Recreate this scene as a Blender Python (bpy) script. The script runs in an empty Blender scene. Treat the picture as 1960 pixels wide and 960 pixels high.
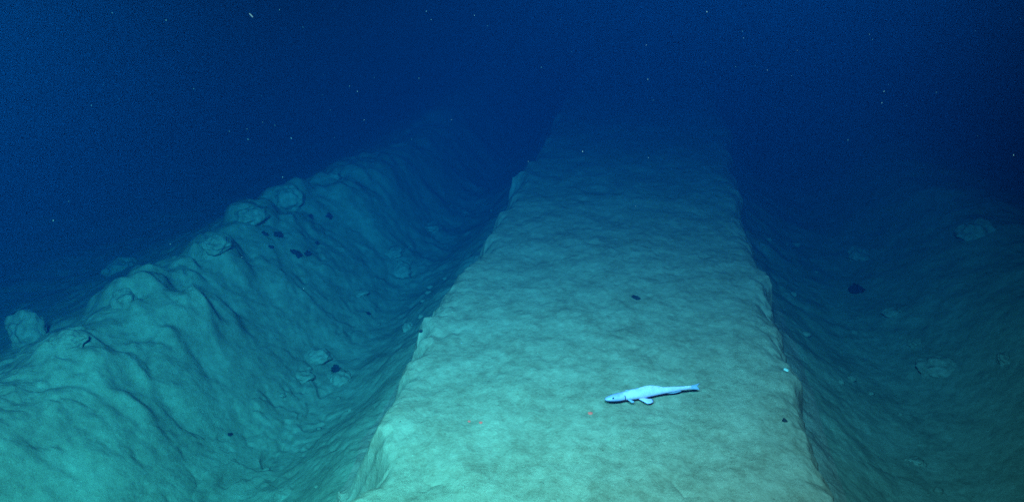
import bpy, bmesh, math, random
import numpy as np
from mathutils import Vector, Matrix, Euler

C = bpy.context.scene.collection
scene = bpy.context.scene
rng = random.Random(11)

# ------------------------------------------------------------------ camera
CAM_H, PITCH, YAW, HFOV = 2.6, math.radians(20.13), math.radians(9.49), math.radians(60)
cam_d = bpy.data.cameras.new('camera'); cam = bpy.data.objects.new('camera', cam_d); C.objects.link(cam)
cam.location = (0, 0, CAM_H); cam.rotation_euler = (math.pi/2 - PITCH, 0, YAW)
cam_d.sensor_fit = 'HORIZONTAL'; cam_d.angle = HFOV
cam_d.clip_start = 0.05; cam_d.clip_end = 400
scene.camera = cam

# ------------------------------------------------------------------ added blue ambient fill, vehicle lamps, exposure
W = bpy.data.worlds.new('World'); scene.world = W; W.use_nodes = True
bg = W.node_tree.nodes['Background']
bg.inputs['Color'].default_value = (0.0, 0.18, 1.0, 1)
bg.inputs['Strength'].default_value = 0.022  # even blue fill added to lighten shadows and tint the water

def spot(loc, aim, power, color, angle, blend, radius):
    d = bpy.data.lights.new('vehicle_lamp', 'SPOT'); o = bpy.data.objects.new('vehicle_lamp', d); C.objects.link(o)
    o.location = loc
    o.rotation_euler = (Vector(aim) - Vector(loc)).to_track_quat('-Z', 'Y').to_euler()
    d.energy = power; d.color = color; d.spot_size = math.radians(angle); d.spot_blend = blend; d.shadow_soft_size = radius
    return o
spot((-1.35, 0.30, 3.45), (-2.35, 5.2, -0.4), 5500, (0.42, 1.0, 0.66), 69, 1.0, 0.40)
spot((0.12, 0.70, 3.80), (0.0, 7.0, 0.0), 5200, (0.88, 1.0, 0.72), 66, 1.0, 0.35)

vs = scene.view_settings
vs.view_transform = 'Standard'; vs.look = 'None'; vs.gamma = 1.0; vs.use_curve_mapping = False; vs.exposure = 0.0
cy = scene.cycles
cy.use_denoising = False; cy.volume_bounces = 0; cy.max_bounces = 3; cy.diffuse_bounces = 2
cy.use_adaptive_sampling = False; cy.caustics_reflective = False; cy.caustics_refractive = False

# ------------------------------------------------------------------ water
HZ = 0.30                                   # density of the even volume
SCAT = (0.0, 0.0033, 0.0168)                # per metre
ABSB = (0.28, 0.106, 0.040)
def water():
    bm = bmesh.new(); bmesh.ops.create_cube(bm, size=1)
    me = bpy.data.meshes.new('haze'); bm.to_mesh(me); bm.free()
    o = bpy.data.objects.new('haze', me); C.objects.link(o)
    o.scale = (190, 190, 6.7); o.location = (0, 0, 0.75)
    m = bpy.data.materials.new('sea_water'); m.use_nodes = True; nt = m.node_tree; nt.nodes.clear()
    out = nt.nodes.new('ShaderNodeOutputMaterial'); v = nt.nodes.new('ShaderNodeVolumePrincipled')
    c = [s / HZ for s in SCAT]; a = [(1 - b / (HZ * (1 - k))) ** 2 for b, k in zip(ABSB, c)]
    v.inputs['Color'].default_value = (*c, 1); v.inputs['Absorption Color'].default_value = (*a, 1)
    v.inputs['Density'].default_value = HZ; v.inputs['Anisotropy'].default_value = 0.0
    nt.links.new(v.outputs[0], out.inputs['Volume'])
    me.materials.append(m); o['kind'] = 'stuff'
water()

# ------------------------------------------------------------------ pixel -> ray (photo pixels, 1960 x 960)
F = 980 / math.tan(HFOV / 2)
R = cam.rotation_euler.to_matrix()
def ray(px, py):
    return (R @ Vector((px - 980, 480 - py, -F))).normalized()
def plane(px, py, z):
    d = ray(px, py); t = (z - CAM_H) / d.z
    return cam.location + d * t if True else None

# ------------------------------------------------------------------ noise
_p = np.random.RandomState(5).permutation(512).astype(np.int64); PERM = np.concatenate([_p, _p, _p])
GA = np.random.RandomState(6).rand(512) * 2 * np.pi; GX, GY = np.cos(GA), np.sin(GA)
RX, RY = np.random.RandomState(7).rand(512), np.random.RandomState(8).rand(512)
def hsh(i, j): return PERM[(PERM[i & 511] + (j & 511))]
def perlin(x, y):
    i = np.floor(x).astype(np.int64); j = np.floor(y).astype(np.int64); fx, fy = x - i, y - j
    u = fx*fx*fx*(fx*(fx*6-15)+10); v = fy*fy*fy*(fy*(fy*6-15)+10)
    def g(a, b):
        h = hsh(i+a, j+b) & 511
        return GX[h]*(fx-a) + GY[h]*(fy-b)
    n0 = g(0,0)*(1-u) + g(1,0)*u; n1 = g(0,1)*(1-u) + g(1,1)*u
    return (n0*(1-v) + n1*v) * 1.5
def fbm(x, y, o=4, g=0.5):
    s = 0; a = 1
    for k in range(o):
        s = s + a*perlin(x + 17.3*k, y - 9.1*k); x, y, a = x*2.03, y*2.03, a*g
    return s
def worley(x, y):
    i = np.floor(x).astype(np.int64); j = np.floor(y).astype(np.int64); d = np.full(np.shape(x), 9.0)
    for a in (-1, 0, 1):
        for b in (-1, 0, 1):
            h = hsh(i+a, j+b) & 511
            d = np.minimum(d, (i+a+RX[h]-x)**2 + (j+b+RY[h]-y)**2)
    return np.sqrt(d)
def lumps(x, y):                            # rounded clods with creases between them
    w = np.clip(worley(x, y), 0, 1)
    return np.sqrt(np.clip(1 - w*w, 0, 1))
def sstep(a, b, x):
    t = np.clip((x - a)/(b - a), 0.0, 1.0); return t*t*(3 - 2*t)

# ------------------------------------------------------------------ the seabed: a flat-topped ridge between two ploughed trenches and their banks
def curve(pts, z):
    q = sorted(((p.y, p.x) for p in (plane(a, b, z) for a, b in pts)))
    return np.array([a for a, _ in q]), np.array([b for _, b in q])
EDGE_L = curve([(640,985),(665,955),(700,920),(733,850),(737,800),(768,740),(772,692),(800,655),(848,590),(872,530),(915,495),(945,425),(1000,345),(1030,290),(1060,245),(1112,150),(1170,50)], 0)
EDGE_R = curve([(1612,985),(1606,950),(1590,910),(1555,830),(1533,740),(1518,690),(1488,590),(1455,500),(1438,450),(1414,370),(1400,300),(1388,240),(1362,150),(1333,50)], 0)
CREST_L = curve([(-60,745),(0,702),(110,645),(220,575),(300,525),(390,455),(470,408),(545,355),(640,325),(720,280),(800,235)], 0.12)
def rowval(c, Y, k=0.6):
    v = np.interp(Y, c[0], c[1]); return v

def yrows():
    y = [-8.0]
    while y[-1] < 90:
        Y = y[-1]
        if Y < 1.6: s = 0.16
        elif Y < 26: s = max(0.007, 0.00042*Y*Y)
        else: s = 0.3 + (Y - 26)*0.05
        y.append(Y + s)
    return np.array(y)
YR = yrows()
SEGS = []                                   # (name, columns) between consecutive anchors
def cols_between(n, ease=0): return np.linspace(0, 1, n, endpoint=False)
NSEG = [('seabed', 14), ('seabed', 60), ('bank', 150), ('trench', 120), ('trench', 60), ('ridge', 70), ('ridge', 40), ('ridge', 210),
        ('ridge', 40), ('ridge', 70), ('trench', 50), ('trench', 70), ('bank', 110), ('seabed', 50), ('seabed', 14)]
XL = rowval(EDGE_L, YR); XR = rowval(EDGE_R, YR); XC = rowval(CREST_L, YR)
XBL = XL - 1.02; XBR = XR + 0.98; XCR = XR*0 + 3.30 + 0.12*np.sin(YR*0.9)
one = np.ones_like(YR)
ANCH = np.stack([-88*one, -14*one, XC - 2.2, XC + 0.75, XBL, XL - 0.32, XL - 0.02, XL + 0.30, XR - 0.30, XR + 0.02, XR + 0.30, XBR, XCR - 0.7, XCR + 1.7, 14*one, 88*one])
Xg = []; seg_of = []
for k, (nm, n) in enumerate(NSEG):
    t = cols_between(n)
    if k == 0: t = 1 - (1 - t)**2
    if k == len(NSEG) - 1: t = t**2
    Xg.append(ANCH[k][:, None]*(1 - t) + ANCH[k+1][:, None]*t); seg_of += [k]*n
Xg.append(ANCH[-1][:, None]); seg_of = np.array(seg_of)
X = np.concatenate(Xg, 1); Y = np.repeat(YR[:, None], X.shape[1], 1)

# edge wear: the profile is read at a wandering abscissa
wob = 0.06*fbm(X*0.9 + 3, Y*1.5, 4) + 0.20*(lumps(X*1.2 + 40, Y*1.7) - 0.75) + 0.13*(lumps(X*3 + 9, Y*4.0) - 0.7) + 0.05*(lumps(X*7 + 9, Y*10.0) - 0.7)
wn = np.exp(-((X - XL[:, None])/0.45)**2) + np.exp(-((X - XR[:, None])/0.45)**2)
wob = wob - 0.05
XW = X + wob*wn*np.where(X < (XL + XR)[:, None]/2, -1, .65)
SL = XBL - XC
CX = np.stack([-99*one, XC - 3.2, XC - 2.0, XC - 0.9, XC - 0.35, XC, XC + 0.25*SL, XC + 0.5*SL, XC + 0.75*SL, XBL - 0.12, XBL + 0.2, XL - 0.5, XL - 0.26, XL - 0.17, XL - 0.05, XL, XL + 0.06, XL + 0.25,
               XR - 0.30, XR - 0.10, XR - 0.03, XR + 0.02, XR + 0.05, XR + 0.09, XR + 0.35, XBR - 0.2, XBR + 0.2, XBR + 0.5, XCR - 0.4, XCR, XCR + 0.4, XCR + 1.0, XCR + 2.2, 99*one], 1)
CZ = np.array([-0.85, -0.85, -0.72, -0.36, -0.10, -0.03, -0.22, -0.50, -0.80, -0.96, -0.95, -0.68, -0.56, -0.44, -0.10, -0.025, 0.0, 0.005,
               0.005, -0.01, -0.04, -0.12, -0.34, -0.50, -0.66, -0.93, -0.95, -0.82, -0.32, -0.17, -0.19, -0.35, -0.75, -0.85])
Z = np.empty_like(X)
Zs = np.zeros_like(X)                       # the trenches are rounded, only the ridge keeps its hard edges
for r in range(len(YR)):
    Z[r] = np.interp(XW[r], CX[r], CZ)
    for off, wgt in zip(np.linspace(-.42, .42, 9), (.03, .07, .12, .18, .20, .18, .12, .07, .03)): Zs[r] += wgt*np.interp(X[r] + off, CX[r], CZ)
wk = np.maximum(sstep(0.75, 0.3, np.abs(X - XL[:, None])), sstep(0.75, 0.3, np.abs(X - XR[:, None])))
Z = Zs*(1 - wk) + Z*wk

dL, dR, dC, dCR = X - XL[:, None], X - XR[:, None], X - XC[:, None], X - XCR[:, None]
ridge = sstep(-0.05, 0.15, dL)*sstep(-0.05, 0.15, -dR)
bankw = np.exp(-((dC - 0.1)/0.85)**2)*0.95 + 0.8*np.exp(-((dCR + 0.1)/0.8)**2)
slope = sstep(-1.2, -0.5, dC)*sstep(0.0, 0.25, -(X - XBL[:, None]) + 0.4) + sstep(-0.3, 0.2, X - XBR[:, None])*sstep(-1.0, 0, -dCR + 0.6)
talus = sstep(-1.25, -0.6, dL)*sstep(-0.05, 0.1, -dL - 0.05) + sstep(-1.25, -0.6, -dR)*sstep(-0.05, 0.1, dR - 0.05)
# ridge top: low swells drawn out across the ridge, small dimples
Z += ridge*(0.016*fbm(X*0.9, Y*0.8, 3) + 0.012*fbm(X*2.6 + 5, Y*1.8, 4, .55) + 0.007*(lumps(X*3.4, Y*2.2 + 2) - .6)*sstep(-.2, .6, fbm(X*.8 + 3, Y*.9, 2)) + 0.0028*fbm(X*12, Y*7.5, 4, .6))
edge = np.exp(-(dL/0.16)**2) + np.exp(-(dR/0.18)**2)
Z += edge*(0.10*(lumps(X*2.3 + 2, Y*2.6) - 0.75)*sstep(-.4, .5, fbm(X*.6, Y*1.1 + 20, 2)) + 0.026*(lumps(X*6.5, Y*7.5) - 0.6))
# banks: tumbled clods
wx, wy = X + 0.10*fbm(X*1.3, Y*1.3, 3), Y + 0.10*fbm(X*1.3 + 50, Y*1.3, 3)
cl = 0.05*(lumps(wx*0.85, wy*0.95 + 0.7) - 0.75) + 0.10*(lumps(wx*1.9 + 7, wy*2.0) - 0.7)*sstep(-.3, .5, fbm(X*.9, Y*.9 + 5, 2)) + 0.085*(lumps(wx*4.0, wy*3.6 + 4) - 0.6)*sstep(-.1, .6, fbm(X*1.4 + 9, Y*1.4, 2)) + 0.05*fbm(X*2.2, Y*2.2 + 3, 4)
crest = np.exp(-((dC - .05)/.38)**2)
Z += crest*(0.09*(lumps(wx*2.6 + 21, wy*2.3) - .7) + 0.05*(lumps(wx*5.2 + 1, wy*4.6) - .65))
Z += bankw*np.where(X < XL[:, None], .75, .45)*(cl + 0.05*fbm(X*0.5, Y*0.5, 3))
Z += np.clip(slope, 0, 1)*np.where(X < XL[:, None], .7, .25)*(0.030*fbm(X*1.0, Y*0.55 + 8, 4, .5) + 0.04*(lumps(wx*1.9 + 31, wy*1.6) - .75)*sstep(-.1, .5, fbm(X*.7, Y*.6, 2)) + 0.07*(lumps(wx*4.2 + 3, wy*3.4) - .65)*sstep(-.1, .5, fbm(X*1.2 + 70, Y*0.8, 2)))
Z += np.clip(talus, 0, 1)*(0.025*fbm((X + 0.4*Y)*1.2, (Y - 0.3*X)*1.2, 3) + 0.05*(lumps(X*4.0, Y*2.6) - .7)*sstep(0.1, 0.8, fbm(X*1.1, Y*1.1, 2) + 0.5) + 0.012*(lumps(X*10, Y*6) - .6))
Z += (1 - ridge)*(0.007*fbm(X*6, Y*3.4, 5, .6) + 0.03*fbm(X*0.7, Y*0.7, 2))
far = sstep(-1.5, -3.0, dC)*0 + (dC < -1.2)*1.0 + (dCR > 1.2)*1.0
Z += far*0.018*fbm(X*1.1, Y*2.0, 4)
# slumped mud breaks in arcs: small scarps with a crisp lip
def terr(q, a=.40, b=.60):
    f = np.floor(q); return f + sstep(a, b, q - f)
tz = terr(1.9*fbm(wx*.75 + 12, wy*.65, 4, .55) + 1.5*Z) - 1.5*Z
tw = np.clip(bankw + .75*np.clip(slope, 0, 1), 0, 1)*np.where(X < XL[:, None], 1, .2)
Z += 0.018*tw*sstep(-.35, .35, fbm(X*.8 + 44, Y*.7, 2))*(tz - 0.4)
t2 = terr(1.6*fbm(wx*1.9 + 2, wy*1.5, 4, .55), .38, .62)
Z += 0.020*tw*t2*sstep(-.2, .4, fbm(X*1.1 + 14, Y*.9, 2))
# crumbs: close-set little lumps everywhere, coarser off the ridge
cr = sstep(-.25, .45, fbm(X*1.6 + 11, Y*1.2, 3)); cr2 = sstep(-.3, .4, fbm(X*2.7 + 4, Y*2.0 + 60, 2))
Z += (1 - ridge)*np.where(X < XL[:, None] + .5, 1, .5)*(0.046*cr*(lumps(wx*7.5, wy*6.0) - .62) + 0.020*cr2*(lumps(X*17 + .4*wx, Y*12) - .62))
Z += ridge*(0.022*cr*(lumps(wx*6.5 + 3, wy*4.2) - .62) + 0.008*cr2*(lumps(X*15, Y*9 + 7) - .62))
pit = np.clip(1 - worley(X*2.6 + 90, Y*2.0)*8, 0, 1); Z -= 0.010*pit*pit*(cr > 0.55)
# rounded shoulders along the left crest where the photo has them
def knob(px, py, z, r, h):
    global Z
    p = plane(px, py, z); d2 = ((X - p.x)**2 + (Y - p.y)**2)/(r*r)
    Z = Z + h*np.sqrt(np.clip(1 - d2, 0, 1))*(1 - 0.0)
def hump(px, py, z, r, h):
    global Z
    p = plane(px, py, z); Z = Z + h*np.exp(-((X - p.x)**2 + (Y - p.y)**2)/(r*r))
def block(px, py, z, r, h, sx=1.0):         # a slumped block: flat shoulders, steep sides
    global Z
    p = plane(px, py, z); d = np.sqrt(((X - p.x)/sx)**2 + (Y - p.y)**2)/r*(1 + 0.38*fbm(X*1.7 + px, Y*1.7, 3)); Z = Z + h*(1 - sstep(0.5, 1.0, d))*(1 + .25*fbm(X*2.3 + py, Y*2.3, 2))
for a in [(330,585,0,.36,.07), (400,470,0,.30,.09), (474,408,0,.30,.13), (546,362,0,.34,.15), (610,340,0,.40,.09), (690,305,0,.6,.06), (248,552,0,.30,.13), (225,505,0,.26,.10), (300,515,0,.30,.09), (150,680,0,.30,.07), (90,650,0,.3,.05),
          (420,590,-.2,.26,.08), (300,690,-.2,.32,.07), (180,800,-.2,.34,.05), (440,500,-.1,.25,.08), (370,640,-.3,.25,.06), (250,760,-.3,.3,.06)]: block(*a)

def ground_z(x, y):
    r = int(np.clip(np.searchsorted(YR, y) - 1, 0, len(YR) - 2)); f = (y - YR[r])/(YR[r+1] - YR[r])
    return float(np.interp(x, X[r], Z[r])*(1 - f) + np.interp(x, X[r+1], Z[r+1])*f)
def hit(px, py):
    d = ray(px, py); t = 1.5; o = cam.location
    while t < 60:
        p = o + d*t
        if p.z < ground_z(p.x, p.y): break
        t += 0.02
    return o + d*(t - 0.01)
def normal_at(x, y, e=0.05):
    return Vector((-(ground_z(x+e, y) - ground_z(x-e, y))/(2*e), -(ground_z(x, y+e) - ground_z(x, y-e))/(2*e), 1)).normalized()

CL = [  # px, py, size in photo px (half width), height ratio, sink, label
    (56, 655, 36, 1.10, -0.25, 'smooth round knob of mud standing up at the far left end of the left bank'),
    (130, 650, 30, 0.70, 0.45, 'low rounded mud clod just right of the round knob on the left bank'),
    (232, 520, 34, 0.85, 0.35, 'dim blunt mud lump on the dark ground behind the left bank'),
    (243, 580, 30, 1.10, 0.35, 'small half-buried clod on the near side of the left bank crest'),
    (415, 470, 28, 0.7, 0.4, 'half-buried clod on the left bank crest, lowest of the three near the dark lumps'),
    (552, 385, 30, 1.15, 0.4, 'half-buried rounded clod on the left bank crest, highest of the three above the dark lumps'),
    (478, 412, 30, 0.85, 0.4, 'half-buried broad clod on the left bank crest, between a higher and a lower clod'),
    (640, 342, 12, 1.2, 0.35, 'small upright clod on the dim far part of the left bank'),
    (605, 685, 28, 0.75, 0.35, 'squarish pale clod alone on the floor of the left trench'),
    (650, 725, 30, 0.6, 0.4, 'rounded clod with a dark pit on the floor of the left trench'),
    (575, 722, 24, 0.55, 0.45, 'low clod sunk in mud left of the pitted clod in the left trench'),
    (782, 630, 15, 1.0, 0.3, 'small clod leaning on the talus under the left edge of the ridge'),
    (768, 520, 24, 0.8, 0.35, 'jagged clod lying halfway up the left trench in blue water'),
    (752, 482, 24, 0.45, 0.4, 'long thin clod behind the jagged one in the left trench'),
    (828, 436, 22, 0.6, 0.4, 'faint far clod in the left trench beside the ridge'),
    (690, 560, 18, 0.5, 0.45, 'pale slab of mud on the lower slope of the left bank'),
    (545, 945, 22, 0.55, 0.45, 'smooth clod at the bottom of the picture in the left trench'),
    (1800, 705, 40, 0.6, 0.45, 'broad rounded clod on the slope of the right bank'),
    (1752, 657, 15, 0.8, 0.4, 'small pale clod above the broad one on the right bank'),
    (1645, 492, 26, 0.9, 0.4, 'faint pointed lump far along the right trench'),
    (1868, 450, 34, 0.9, 0.4, 'large dim lump on the crest of the right bank'),
    (1925, 690, 18, 0.7, 0.4, 'small clod near the right border of the picture on the right bank'),
    (1755, 882, 20, 0.45, 0.45, 'flat pale clod in the floor of the right trench near the bottom'),
    (1712, 600, 22, 0.55, 0.45, 'low clod in the right trench to the right of the dark ragged fragment'),
]
CLP = []
for (px, py, hw, ratio, sink, lab) in CL:
    p = hit(px, py); CLP.append((p, hw*(p - cam.location).length/F))
for (p, q), c in zip(CLP, CL):              # mud heaped round the foot of every clod
    Z = Z + 0.16*q*c[3]*np.exp(-((X - p.x)**2 + (Y - p.y)**2)/(1.9*q)**2)

# vertex normals of the whole sheet, so that its pieces meet without a seam
P = np.stack([X, Y, Z], 2)
du = np.gradient(P, axis=1); dv = np.gradient(P, axis=0)
N = np.cross(du, dv); N /= np.linalg.norm(N, axis=2, keepdims=True) + 1e-12

# ------------------------------------------------------------------ materials
def sediment(name, c_dark, c_mid, c_light, stretch=(1, 1, 1), bump=0.35, specks=True):
    m = bpy.data.materials.new(name); m.use_nodes = True; nt = m.node_tree; L = nt.links
    b = nt.nodes['Principled BSDF']; b.inputs['Roughness'].default_value = 1.0
    b.inputs['Specular IOR Level'].default_value = 0.05
    tc = nt.nodes.new('ShaderNodeTexCoord'); mp = nt.nodes.new('ShaderNodeMapping'); mp.inputs['Scale'].default_value = stretch
    L.new(tc.outputs['Object'], mp.inputs['Vector'])
    def noise(s, det, rough, vec=mp):
        n = nt.nodes.new('ShaderNodeTexNoise'); n.inputs['Scale'].default_value = s; n.inputs['Detail'].default_value = det
        n.inputs['Roughness'].default_value = rough; L.new(vec.outputs[0], n.inputs['Vector']); return n
    n1, n2, n3 = noise(4.0, 6, 0.62), noise(17, 5, 0.65), noise(70, 4, 0.7)
    def mth(op, a, bb):
        k = nt.nodes.new('ShaderNodeMath'); k.operation = op
        for i, q in enumerate((a, bb)):
            if isinstance(q, (int, float)): k.inputs[i].default_value = q
            else: L.new(q, k.inputs[i])
        return k.outputs[0]
    f = mth('ADD', mth('MULTIPLY', n1.outputs['Fac'], 0.40), mth('ADD', mth('MULTIPLY', n2.outputs['Fac'], 0.36), mth('MULTIPLY', n3.outputs['Fac'], 0.24)))
    r = nt.nodes.new('ShaderNodeValToRGB'); e = r.color_ramp.elements
    e[0].position = 0.40; e[0].color = (*c_dark, 1); e[1].position = 0.61; e[1].color = (*c_light, 1)
    k = e.new(0.5); k.color = (*c_mid, 1)
    L.new(f, r.inputs['Fac']); col = r.outputs['Color']
    if specks:                              # dark grit and pale shell bits strewn in the mud
        for sc, th, c2 in ((26, 0.07, tuple(x*0.35 for x in c_dark)), (19, 0.055, (0.55, 0.5, 0.38))):
            v = nt.nodes.new('ShaderNodeTexVoronoi'); v.inputs['Scale'].default_value = sc
            ad = nt.nodes.new('ShaderNodeVectorMath'); ad.inputs[1].default_value = (sc, 2.3, 0); L.new(tc.outputs['Object'], ad.inputs[0])
            L.new(ad.outputs[0], v.inputs['Vector'])
            sp = nt.nodes.new('ShaderNodeSeparateColor'); L.new(v.outputs['Color'], sp.inputs[0])
            rad = mth('MULTIPLY', mth('SUBTRACT', sp.outputs[0], 0.55), 2.2*th*2)
            mk = mth('LESS_THAN', v.outputs['Distance'], rad)
            mx = nt.nodes.new('ShaderNodeMix'); mx.data_type = 'RGBA'
            L.new(mth('MULTIPLY', mk, 0.55), mx.inputs['Factor']); L.new(col, mx.inputs['A']); mx.inputs['B'].default_value = (*c2, 1)
            col = mx.outputs['Result']
    L.new(col, b.inputs['Base Color'])
    bp = nt.nodes.new('ShaderNodeBump'); bp.inputs['Strength'].default_value = bump; bp.inputs['Distance'].default_value = 0.03
    L.new(mth('ADD', n2.outputs['Fac'], mth('MULTIPLY', n3.outputs['Fac'], 0.45)), bp.inputs['Height']); L.new(bp.outputs[0], b.inputs['Normal'])
    return m
def plain(name, col, rough=0.7, spec=0.2, var=0.0, emit=None, scale=60):
    m = bpy.data.materials.new(name); m.use_nodes = True; nt = m.node_tree; b = nt.nodes['Principled BSDF']
    b.inputs['Roughness'].default_value = rough; b.inputs['Specular IOR Level'].default_value = spec
    n = nt.nodes.new('ShaderNodeTexNoise'); n.inputs['Scale'].default_value = scale; n.inputs['Detail'].default_value = 4
    tc = nt.nodes.new('ShaderNodeTexCoord'); nt.links.new(tc.outputs['Object'], n.inputs['Vector'])
    r = nt.nodes.new('ShaderNodeValToRGB'); e = r.color_ramp.elements
    e[0].position = 0.35; e[1].position = 0.65
    e[0].color = (*[c*(1 - var) for c in col], 1); e[1].color = (*[min(1, c*(1 + var)) for c in col], 1)
    nt.links.new(n.outputs['Fac'], r.inputs['Fac']); nt.links.new(r.outputs['Color'], b.inputs['Base Color'])
    if emit:
        b.inputs['Emission Color'].default_value = (*emit[:3], 1); b.inputs['Emission Strength'].default_value = emit[3]
    return m
M_ridge = sediment('ridge_mud', (0.31, 0.20, 0.145), (0.41, 0.28, 0.21), (0.50, 0.35, 0.27), (1.1, 0.8, 1), 0.36)
M_bank = sediment('bank_mud', (0.23, 0.20, 0.14), (0.30, 0.27, 0.19), (0.38, 0.34, 0.25), (1, 1, 1), 0.32)
M_clod = sediment('clod_mud', (0.24, 0.21, 0.15), (0.32, 0.285, 0.205), (0.40, 0.36, 0.27), (1.5, 1.5, 1.5), 0.45, False)
M_dark = plain('dark_lump_skin', (0.03, 0.032, 0.04), 0.9, 0.1, 0.4)
M_shell = plain('shell_white', (0.8, 0.78, 0.72), 0.6, 0.3, 0.1)
M_fish = plain('fish_skin', (0.92, 0.53, 0.90), 0.5, 0.35, 0.10, None, 40)
M_body = plain('fish_body_skin', (0.92, 0.53, 0.90), 0.5, 0.35, 0.10, None, 40)
def head_tint(m):                           # the skin of the head is greyer than the body; a faint line runs along the flank
    nt = m.node_tree; L = nt.links; b = nt.nodes['Principled BSDF']; src = b.inputs['Base Color'].links[0].from_socket
    tc = nt.nodes.new('ShaderNodeTexCoord'); sp = nt.nodes.new('ShaderNodeSeparateXYZ'); L.new(tc.outputs['Generated'], sp.inputs[0])
    n = nt.nodes.new('ShaderNodeTexNoise'); n.inputs['Scale'].default_value = 55; L.new(tc.outputs['Object'], n.inputs['Vector'])
    ad = nt.nodes.new('ShaderNodeMath'); ad.operation = 'MULTIPLY_ADD'; ad.inputs[1].default_value = 0.10; L.new(n.outputs['Fac'], ad.inputs[0]); L.new(sp.outputs['X'], ad.inputs[2])
    r = nt.nodes.new('ShaderNodeValToRGB'); e = r.color_ramp.elements; e[0].position = 0.19; e[0].color = (0.62, 0.66, 0.74, 1); e[1].position = 0.30; e[1].color = (1, 1, 1, 1)
    L.new(ad.outputs[0], r.inputs['Fac'])
    mx = nt.nodes.new('ShaderNodeMix'); mx.data_type = 'RGBA'; mx.blend_type = 'MULTIPLY'; mx.inputs['Factor'].default_value = 1
    L.new(src, mx.inputs['A']); L.new(r.outputs['Color'], mx.inputs['B']); L.new(mx.outputs['Result'], b.inputs['Base Color'])
head_tint(M_body)
M_fin = plain('fish_fin', (0.42, 0.38, 0.62), 0.6, 0.2, 0.15, None, 120)
M_eye = plain('fish_eye', (0.03, 0.04, 0.06), 0.25, 0.6)
M_line = plain('fish_dark_skin', (0.05, 0.06, 0.09), 0.7, 0.2)
M_laser_glow = plain('laser_red_glow', (0.9, 0.10, 0.08), 0.9, 0.0, 0.0, (1.0, 0.25, 0.2, 0.8))  # emission stands in for laser light falling on the mud
M_snow = plain('marine_snow', (0.11, 0.11, 0.12), 0.9, 0.1)
M_rust = plain('reddish_jelly', (0.11, 0.05, 0.06), 0.8, 0.2, 0.15)

# ------------------------------------------------------------------ link the pieces of the seabed
nr, nc = X.shape
vid = np.arange(nr*nc).reshape(nr, nc)
def piece(name, c0, c1, mat):
    sub = P[:, c0:c1+1].reshape(-1, 3); n = c1 - c0 + 1
    q = np.arange(nr*n).reshape(nr, n)
    faces = np.stack([q[:-1, :-1], q[:-1, 1:], q[1:, 1:], q[1:, :-1]], 2).reshape(-1, 4)
    me = bpy.data.meshes.new(name)
    me.vertices.add(len(sub)); me.vertices.foreach_set('co', sub.astype(np.float32).ravel())
    me.loops.add(len(faces)*4); me.loops.foreach_set('vertex_index', faces.astype(np.int32).ravel())
    me.polygons.add(len(faces)); me.polygons.foreach_set('loop_start', np.arange(0, len(faces)*4, 4, dtype=np.int32))
    me.polygons.foreach_set('use_smooth', np.ones(len(faces), dtype=bool))
    me.update(calc_edges=True)
    me.normals_split_custom_set_from_vertices(N[:, c0:c1+1].reshape(-1, 3).tolist())
    me.materials.append(mat)
    o = bpy.data.objects.new(name, me); C.objects.link(o); o['kind'] = 'structure'
    return o
names = [NSEG[k][0] for k in seg_of]; start = 0
for c in range(1, len(names) + 1):
    if c == len(names) or names[c] != names[start]:
        piece(names[start], start, c, M_ridge if names[start] == 'ridge' else M_bank); start = c

# ------------------------------------------------------------------ helpers for things
def tag(o, label, cat, group=None):
    o['label'] = label; o['category'] = cat
    if group: o['group'] = group
    return o
def link(name, bm, mat, parent=None, smooth=True):
    me = bpy.data.meshes.new(name)
    if smooth:
        for f in bm.faces: f.smooth = True
    bm.normal_update(); bm.to_mesh(me); bm.free(); me.materials.append(mat)
    o = bpy.data.objects.new(name, me); C.objects.link(o)
    if parent: o.parent = parent
    return o
from mathutils import noise as mn
def lump_bm(size, seed, rough=0.25, sub=4, fine=0.06):
    bm = bmesh.new(); bmesh.ops.create_icosphere(bm, subdivisions=sub, radius=1)
    off = Vector((seed*3.7, seed*1.9, -seed*2.3))
    for v in bm.verts:
        n = v.co.normalized()
        k = 1 + rough*mn.noise(n*1.3 + off) + rough*0.5*mn.noise(n*2.9 + off) + fine*mn.noise(n*7 + off)
        c = mn.voronoi(n*1.6 + off)[0][0]
        k += rough*0.08*(0.5 - c) + 0.5*fine*mn.noise(n*14 + off)
        v.co = Vector((n.x*size[0], n.y*size[1], n.z*size[2]))*k
    return bm

# ------------------------------------------------------------------ clods of sediment
for i, (px, py, hw, ratio, sink, lab) in enumerate(CL):
    p, s = CLP[i]
    o = link('sediment_clod', lump_bm((s*.92, s*0.78, s*ratio*.78), i + 3, 0.34, 5, 0.03), M_clod)
    z = ground_z(p.x, p.y)
    o.location = (p.x, p.y, z + s*ratio*(0.16 - sink*0.8)); o.rotation_euler = (rng.uniform(-.2, .2), rng.uniform(-.2, .2), rng.uniform(0, 6.28))
    tag(o, lab, 'clod', 'clods of sediment fallen from the ridge and banks')

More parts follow.
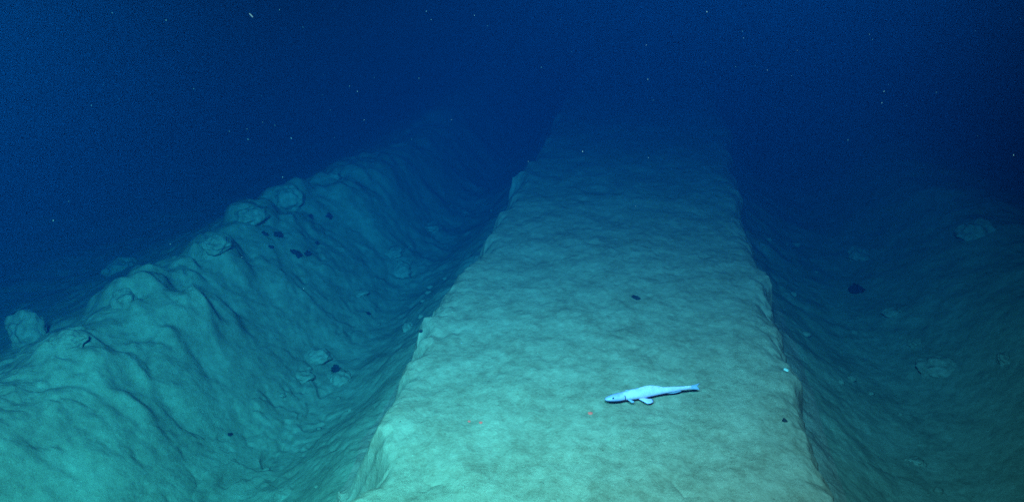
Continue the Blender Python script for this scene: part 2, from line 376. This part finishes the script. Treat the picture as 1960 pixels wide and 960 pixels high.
# small crumbs at the foot of the ridge
crumb = None; n = 0
while n < 70:
    side = rng.random() < 0.62; y = 3.0 + 8*rng.random()**1.4
    r = int(np.searchsorted(YR, y)); x = (XL[r] - rng.uniform(0.5, 1.3)) if side else (XR[r] + rng.uniform(0.4, 1.2))
    s = rng.uniform(0.012, 0.04)
    if n < 5:
        c = link('mud_crumb', lump_bm((1, 0.9, 0.7), 50 + n, 0.4, 3), M_clod); protos = (crumb or []) + [c]; crumb = protos
    else: c = rng.choice(crumb).copy(); C.objects.link(c)
    c.scale = (s*rng.uniform(.8, 1.3), s, s*rng.uniform(.7, 1)); c.location = (x, y, ground_z(x, y) + s*0.15)
    c.rotation_euler = (0, 0, rng.uniform(0, 6.28))
    tag(c, 'small crumb of mud on the %s trench talus below the ridge edge' % ('left' if side else 'right'), 'crumb', 'mud crumbs at the %s foot of the ridge' % ('left' if side else 'right'))
    n += 1

# ------------------------------------------------------------------ dark fragments and lumps, shell, glowing laser dots
DK = [
    (1218, 571, 7.5, 0.42, 'dark short fragment lying alone on the middle of the ridge top', 0.1),
    (1641, 558, 13, 0.55, 'large dark ragged fragment in the right trench', 0.6),
    (1502, 806, 4, 0.9, 'tiny dark round fragment near the right edge of the ridge', 0),
    (643, 722, 6, 1.3, 'dark oval lump standing for a hole in the clod in the left trench', 0.2),  # dark lump put where the clod's hole lies in shade
    (440, 832, 4.5, 0.5, 'small dark fragment on the lower slope of the left bank', 0.2),
    (531, 450, 8, 0.6, 'dark lump at the upper left of the cluster on the bank slope', 0.2),  # small dark lumps set close together on the bank slope
    (507, 449, 5, 0.7, 'faint dark lump left of the upper one in the bank cluster', 0.2),
    (568, 488, 9, 0.6, 'dark hooked lump at the lower middle of the bank cluster', 0.6),
    (588, 488, 6, 0.9, 'dark lump right beside the hooked one in the bank cluster', 0.1),
    (606, 467, 3.5, 0.9, 'small dark lump at the right of the bank cluster', 0.3),
    (518, 473, 3.5, 0.8, 'small dark lump at the lower left of the bank cluster', 0.4),
    (630, 413, 6, 0.8, 'dark fragment highest up the slope above the bank cluster', 0.5),
    (595, 416, 4, 0.8, 'dark speck left of the highest fragment on the bank slope', 0.2),
    (705, 600, 3.5, 0.7, 'small dark fragment alone on the left trench floor', 0.2),
    (807, 632, 4, 0.6, 'dark blue fragment in a notch of the left ridge edge', 0.2),
]
for i, (px, py, hw, ratio, lab, rot) in enumerate(DK):
    p = hit(px, py); s = hw*(p - cam.location).length/F
    o = link('dark_lump', lump_bm((s, s*0.75, s*ratio), 120 + i, 0.95, 4, 0.32), M_dark)
    o.location = (p.x, p.y, ground_z(p.x, p.y) + s*ratio*0.35 + (0.055 if px == 643 else 0)); o.rotation_euler = (0, rot, YAW)
    tag(o, lab, 'fragment', 'dark fragments lying on the mud')

def shell():
    p = hit(1503, 708); s = 7*(p - cam.location).length/F
    bm = bmesh.new(); nU, nV = 22, 8; rows = []
    for j in range(nV + 1):
        a = j/nV; row = []
        for i in range(nU + 1):
            th = math.pi*(i/nU - 0.5)*1.5; rr = a*s*(1 + 0.05*math.cos(i*math.pi))
            row.append(bm.verts.new((rr*math.sin(th), rr*math.cos(th) - s*0.5, s*0.45*(1 - a**2.2))))
        rows.append(row)
    for j in range(nV):
        for i in range(nU): bm.faces.new((rows[j][i], rows[j][i+1], rows[j+1][i+1], rows[j+1][i]))
    bmesh.ops.remove_doubles(bm, verts=bm.verts, dist=1e-6)
    g = bmesh.ops.solidify(bm, geom=bm.faces[:], thickness=s*0.07)
    o = link('shell', bm, M_shell); o.location = (p.x, p.y, ground_z(p.x, p.y) + 0.004); o.rotation_euler = (0.5, 0.1, 1.1)
    tag(o, 'small white shell at the right edge of the ridge top', 'shell')
shell()

for px, py, hw, lab in ((898, 806, 2.6, 'small glowing red lump for a laser dot, left one of the close pair on the ridge'),
                        (920, 807, 3.2, 'small glowing red lump for a laser dot, right one of the close pair on the ridge'),
                        (1130, 791, 4.2, 'largest glowing red lump for a laser dot, on the ridge just left of the fish')):
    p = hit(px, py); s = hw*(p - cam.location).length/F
    o = link('laser_dot_glow', lump_bm((s, s*1.2, s*0.35), px, 0.3, 3), M_laser_glow)  # self-glowing lump in place of a spot of laser light
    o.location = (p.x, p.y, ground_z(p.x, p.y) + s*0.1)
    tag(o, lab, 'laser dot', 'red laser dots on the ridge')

# ------------------------------------------------------------------ the fish
def fish():
    zz = ground_z(*plane(1245, 765, 0).xy[:]) + 0.055
    a = plane(1158, 763, zz); b = plane(1340, 738, zz)
    ax = (b - a); L = ax.length
    root = bpy.data.objects.new('fish', None); C.objects.link(root)
    root.location = (a + b)/2; root.location.z = zz; root.rotation_euler = (0, 0, math.atan2(ax.y, ax.x)); root.empty_display_size = 0.1
    tag(root, 'pale blue-white lizardfish gliding just above the ridge, head to the left', 'fish')
    x0 = -L/2
    # t along the length, half height, half width, lift of the centre (all in lengths)
    S = [(0, .004, .006, -.004), (.012, .013, .018, -.004), (.035, .021, .027, -.003), (.07, .028, .035, -.001), (.11, .033, .041, 0), (.15, .035, .044, .001), (.18, .036, .043, .002),
         (.205, .040, .041, .003), (.26, .047, .045, .004), (.33, .051, .046, .005), (.40, .050, .044, .004), (.48, .044, .038, .002), (.56, .037, .030, 0), (.64, .031, .024, -.001),
         (.72, .026, .019, -.002), (.79, .020, .013, -.002), (.85, .0175, .010, -.002), (.89, .018, .007, -.002), (.91, .017, .003, -.002)]
    ts = np.array([s[0] for s in S])
    FAT = (1.13, 1.08, 1.0)
    def sec(t): return [FAT[k-1]*float(np.interp(t, ts, [s[k] for s in S])) for k in (1, 2, 3)]
    def spine(t): return 0.018*math.sin((t - 0.15)*4.2)*t           # a slow swimming bend
    def ring(bm, t, n=28, grow=1.0):
        hh, hw, cz = sec(t); vs_ = []
        for i in range(n):
            an = 2*math.pi*i/n; c, s = math.cos(an), math.sin(an)
            fl = 0.85 if s < 0 else 1.0                             # flatter belly
            vs_.append(bm.verts.new((x0 + t*L, (spine(t) + hw*c*grow)*L, (cz + hh*s*fl*grow)*L)))
        return vs_
    def loft(t0, t1, m, grow=1.0):
        bm = bmesh.new(); R_ = [ring(bm, t0 + (t1 - t0)*k/m, grow=grow) for k in range(m + 1)]
        for k in range(m):
            for i in range(28):
                j = (i + 1) % 28; bm.faces.new((R_[k][i], R_[k][j], R_[k+1][j], R_[k+1][i]))
        bm.faces.new(R_[0][::-1]); bm.faces.new(R_[-1]); bmesh.ops.recalc_face_normals(bm, faces=bm.faces); return bm
    body = link('body', loft(0, .91, 80), M_body, root)
    # mouth: dark jaw line that runs round the snout; gill slits
    def band(name, pts, r, mat):
        bm = bmesh.new(); prev = None
        for k, p in enumerate(pts):
            d = (Vector(pts[min(k+1, len(pts)-1)]) - Vector(pts[max(k-1, 0)])).normalized()
            u = d.orthogonal().normalized(); w = d.cross(u); rr = r*(0.35 if k in (0, len(pts)-1) else 1)
            cur = [bm.verts.new(Vector(p) + (u*math.cos(q*math.pi/4) + w*math.sin(q*math.pi/4))*rr) for q in range(8)]
            if prev:
                for q in range(8): bm.faces.new((prev[q], prev[(q+1) % 8], cur[(q+1) % 8], cur[q]))
            prev = cur
        bmesh.ops.recalc_face_normals(bm, faces=bm.faces)
        return link(name, bm, mat, root)
    def skin(t, an, k=1.0):
        hh, hw, cz = sec(t); s = math.sin(an); fl = 0.85 if s < 0 else 1.0
        return (x0 + t*L, (spine(t) + hw*math.cos(an)*k)*L, (cz + hh*s*fl*k)*L)
    near, nr_ = math.pi, 0.0                                         # near side of the fish is -y
    jaw = [skin(t, math.pi + .62, 1.0) for t in np.linspace(.16, .004, 14)] + [skin(t, -.62, 1.0) for t in np.linspace(.004, .16, 14)]
    band('mouth', jaw, 0.0048*L, M_line)
    for sd in (1, -1):
        band('gill_slit', [skin(.178 + .014*math.cos(q*1.1), (math.pi/2 + math.pi/2*sd) + q*sd*-1*0 + q, 1.0) for q in np.linspace(-.75, .75, 11)], 0.0048*L, M_line)
        p = Vector(skin(.072, math.pi/2 + sd*1.02, 0.93))
        bm = bmesh.new(); bmesh.ops.create_uvsphere(bm, u_segments=18, v_segments=12, radius=0.0115*L)
        for v in bm.verts: v.co.y *= 0.6
        e = link('eye', bm, M_eye, root); e.location = p
    # fins: thin tapered webs of several rays
    def fin(name, base, tip, mat=M_fin, th=0.003, wave=0.0, parent=root):
        bm = bmesh.new(); nb, nt_ = len(base), 6; g = [[], []]
        for side in (0, 1):
            for i in range(nb):
                b_, t_ = Vector(base[i]), Vector(tip[i]); row = []
                for k in range(nt_ + 1):
                    q = k/nt_; p = b_.lerp(t_, q)
                    p.y += (0.5 - side)*2*th*(1 - 0.8*q)*(1.25 if i % 2 else 0.8) + wave*math.sin(i*1.3)*q
                    row.append(bm.verts.new(p))
                g[side].append(row)
        for side in (0, 1):
            for i in range(nb - 1):
                for k in range(nt_): bm.faces.new((g[side][i][k], g[side][i+1][k], g[side][i+1][k+1], g[side][i][k+1]))
        for i in range(nb - 1):
            bm.faces.new((g[0][i][nt_], g[0][i+1][nt_], g[1][i+1][nt_], g[1][i][nt_]))
        for i in (0, nb - 1):
            for k in range(nt_): bm.faces.new((g[0][i][k], g[0][i][k+1], g[1][i][k+1], g[1][i][k]))
        bmesh.ops.recalc_face_normals(bm, faces=bm.faces)
        return link(name, bm, mat, parent)
    def top(t, up): hh, hw, cz = sec(t); return (x0 + t*L, spine(t)*L, (cz + hh*0.9 + up)*L)
    T = np.linspace(.30, .60, 13)
    fin('dorsal_fin', [top(t, 0) for t in T], [top(t + .02, .028*math.sin(math.pi*min(1, max(0, (t - .29)/.31)))) for t in T], M_fish)
    def bot(t, dn): hh, hw, cz = sec(t); return (x0 + t*L, spine(t)*L, (cz - hh*0.75 - dn)*L)
    T = np.linspace(.62, .78, 9)
    fin('anal_fin', [bot(t, 0) for t in T], [bot(t + .025, .004 + .02*math.sin(math.pi*min(1, max(0, (t - .6)/.22)))) for t in T])
    # forked tail
    zc = np.linspace(-1, 1, 13)
    fin('tail_fin', [(x0 + .895*L, spine(.895)*L, (-.002 + .016*z)*L) for z in zc],
        [(x0 + (.965 + .035*abs(z)**0.8)*L, (spine(.97) + .004*math.sin(z*3))*L, (-.002 + .038*z)*L) for z in zc], th=.0025)
    for sd in (1, -1):
        # pectoral: a narrow blade behind the gill; pelvic: a broad splayed fan under the belly
        for nm, t0, t1, nb, dip, out, ln, spread, mat in (('pectoral_fin', .215, .235, 7, -.012, .92, .060, .55, M_fin), ('pelvic_fin', .335, .385, 9, -.030, .6, .125, .75, M_fish if sd < 0 else M_fin)):
            B, T_ = [], []
            for k in range(nb):
                q = k/(nb - 1); t = t0 + (t1 - t0)*q
                b_ = Vector((x0 + t*L, (spine(t) + sd*sec(t)[1]*out)*L, dip*L)); an = 0.95 - spread*q       # rays fan from outward to aft
                r_ = ln*L*(0.72 + 0.28*math.sin(math.pi*(0.15 + 0.8*q)))
                B.append(b_); T_.append(b_ + Vector((math.cos(an)*r_, sd*math.sin(an)*r_, (-.018 if sd < 0 or nm == 'pelvic_fin' else .03)*L)))
            fin(nm, B, T_, mat, th=.0020)
fish()

# ------------------------------------------------------------------ marine snow
SN = [(318,39,2.6),(215,25,2),(802,150,2.6),(1036,129,3),(669,165,2.4),(825,38,2.2),(1353,23,3),(1421,60,3),(1423,73,2.4),(1692,175,3.2),(1670,76,2.6),(541,339,3),(326,467,3),(581,552,2.6),(463,492,2.4),
      (1115,290,3),(1940,297,2.6),(1953,36,2.6),(1408,128,2.8),(175,202,2.4),(1623,268,2.6),(526,240,3),(474,266,2.6),(684,175,2.2),(580,52,2.2),(371,170,2.4),(816,22,2.8),(102,422,3.2),(250,386,1.8),(475,267,2),
      (557,264,2),(1241,302,2.6),(1664,66,2.2),(1688,197,2.4),(1792,177,2.2),(617,182,2),(697,230,2),(558,265,2),(500,184,1.8),(334,170,1.6),(198,162,2),(788,267,2.2),(494,881,2.6),(1250,192,2.2),(1094,99,2),
      (1240,152,2),(1446,126,2),(908,30,2),(535,19,2),(641,17,2),(1515,145,1.8),(1560,110,1.8)]
snow_protos = []
def flake(px, py, hw, d, mat, label, group, seed, name='marine_snow'):
    global snow_protos
    if name == 'marine_snow' and len(snow_protos) >= 5:
        o = rng.choice(snow_protos).copy(); C.objects.link(o)
    else:
        o = link(name, lump_bm((1, 0.8, 2.0), 300 + seed, 0.4, 2), mat)
        if name == 'marine_snow': snow_protos.append(o)
    p = cam.location + ray(px, py)*d; s = hw*0.27*d/F
    o.location = p; o.scale = (s, s, s*rng.uniform(.6, 1.1)); o.rotation_euler = (rng.uniform(-.3, .3), rng.uniform(-.7, .1), rng.uniform(0, 3))
    return tag(o, label, 'marine snow' if name == 'marine_snow' else 'drifting jelly', group)
k = 0
for px, py, hw in SN:
    flake(px, py, hw, rng.uniform(3.0, 6.0), M_snow, 'tiny pale speck of marine snow drifting in the blue water', 'marine snow specks', k); k += 1
for i in range(40):
    px, py = rng.uniform(10, 1950), rng.uniform(5, 430)
    flake(px, py, rng.uniform(1.0, 1.9), rng.uniform(3.0, 6.5), M_snow, 'tiny pale speck of marine snow drifting in the blue water', 'marine snow specks', k); k += 1
j = flake(481, 30, 9, 3.4, M_rust, 'reddish elongated drifting blob near the top left', None, 77, 'drifting_jelly')
j.scale = tuple(v*f for v, f in zip(j.scale, (0.55, 0.55, 1.1))); j.rotation_euler = (0, -0.75, YAW)
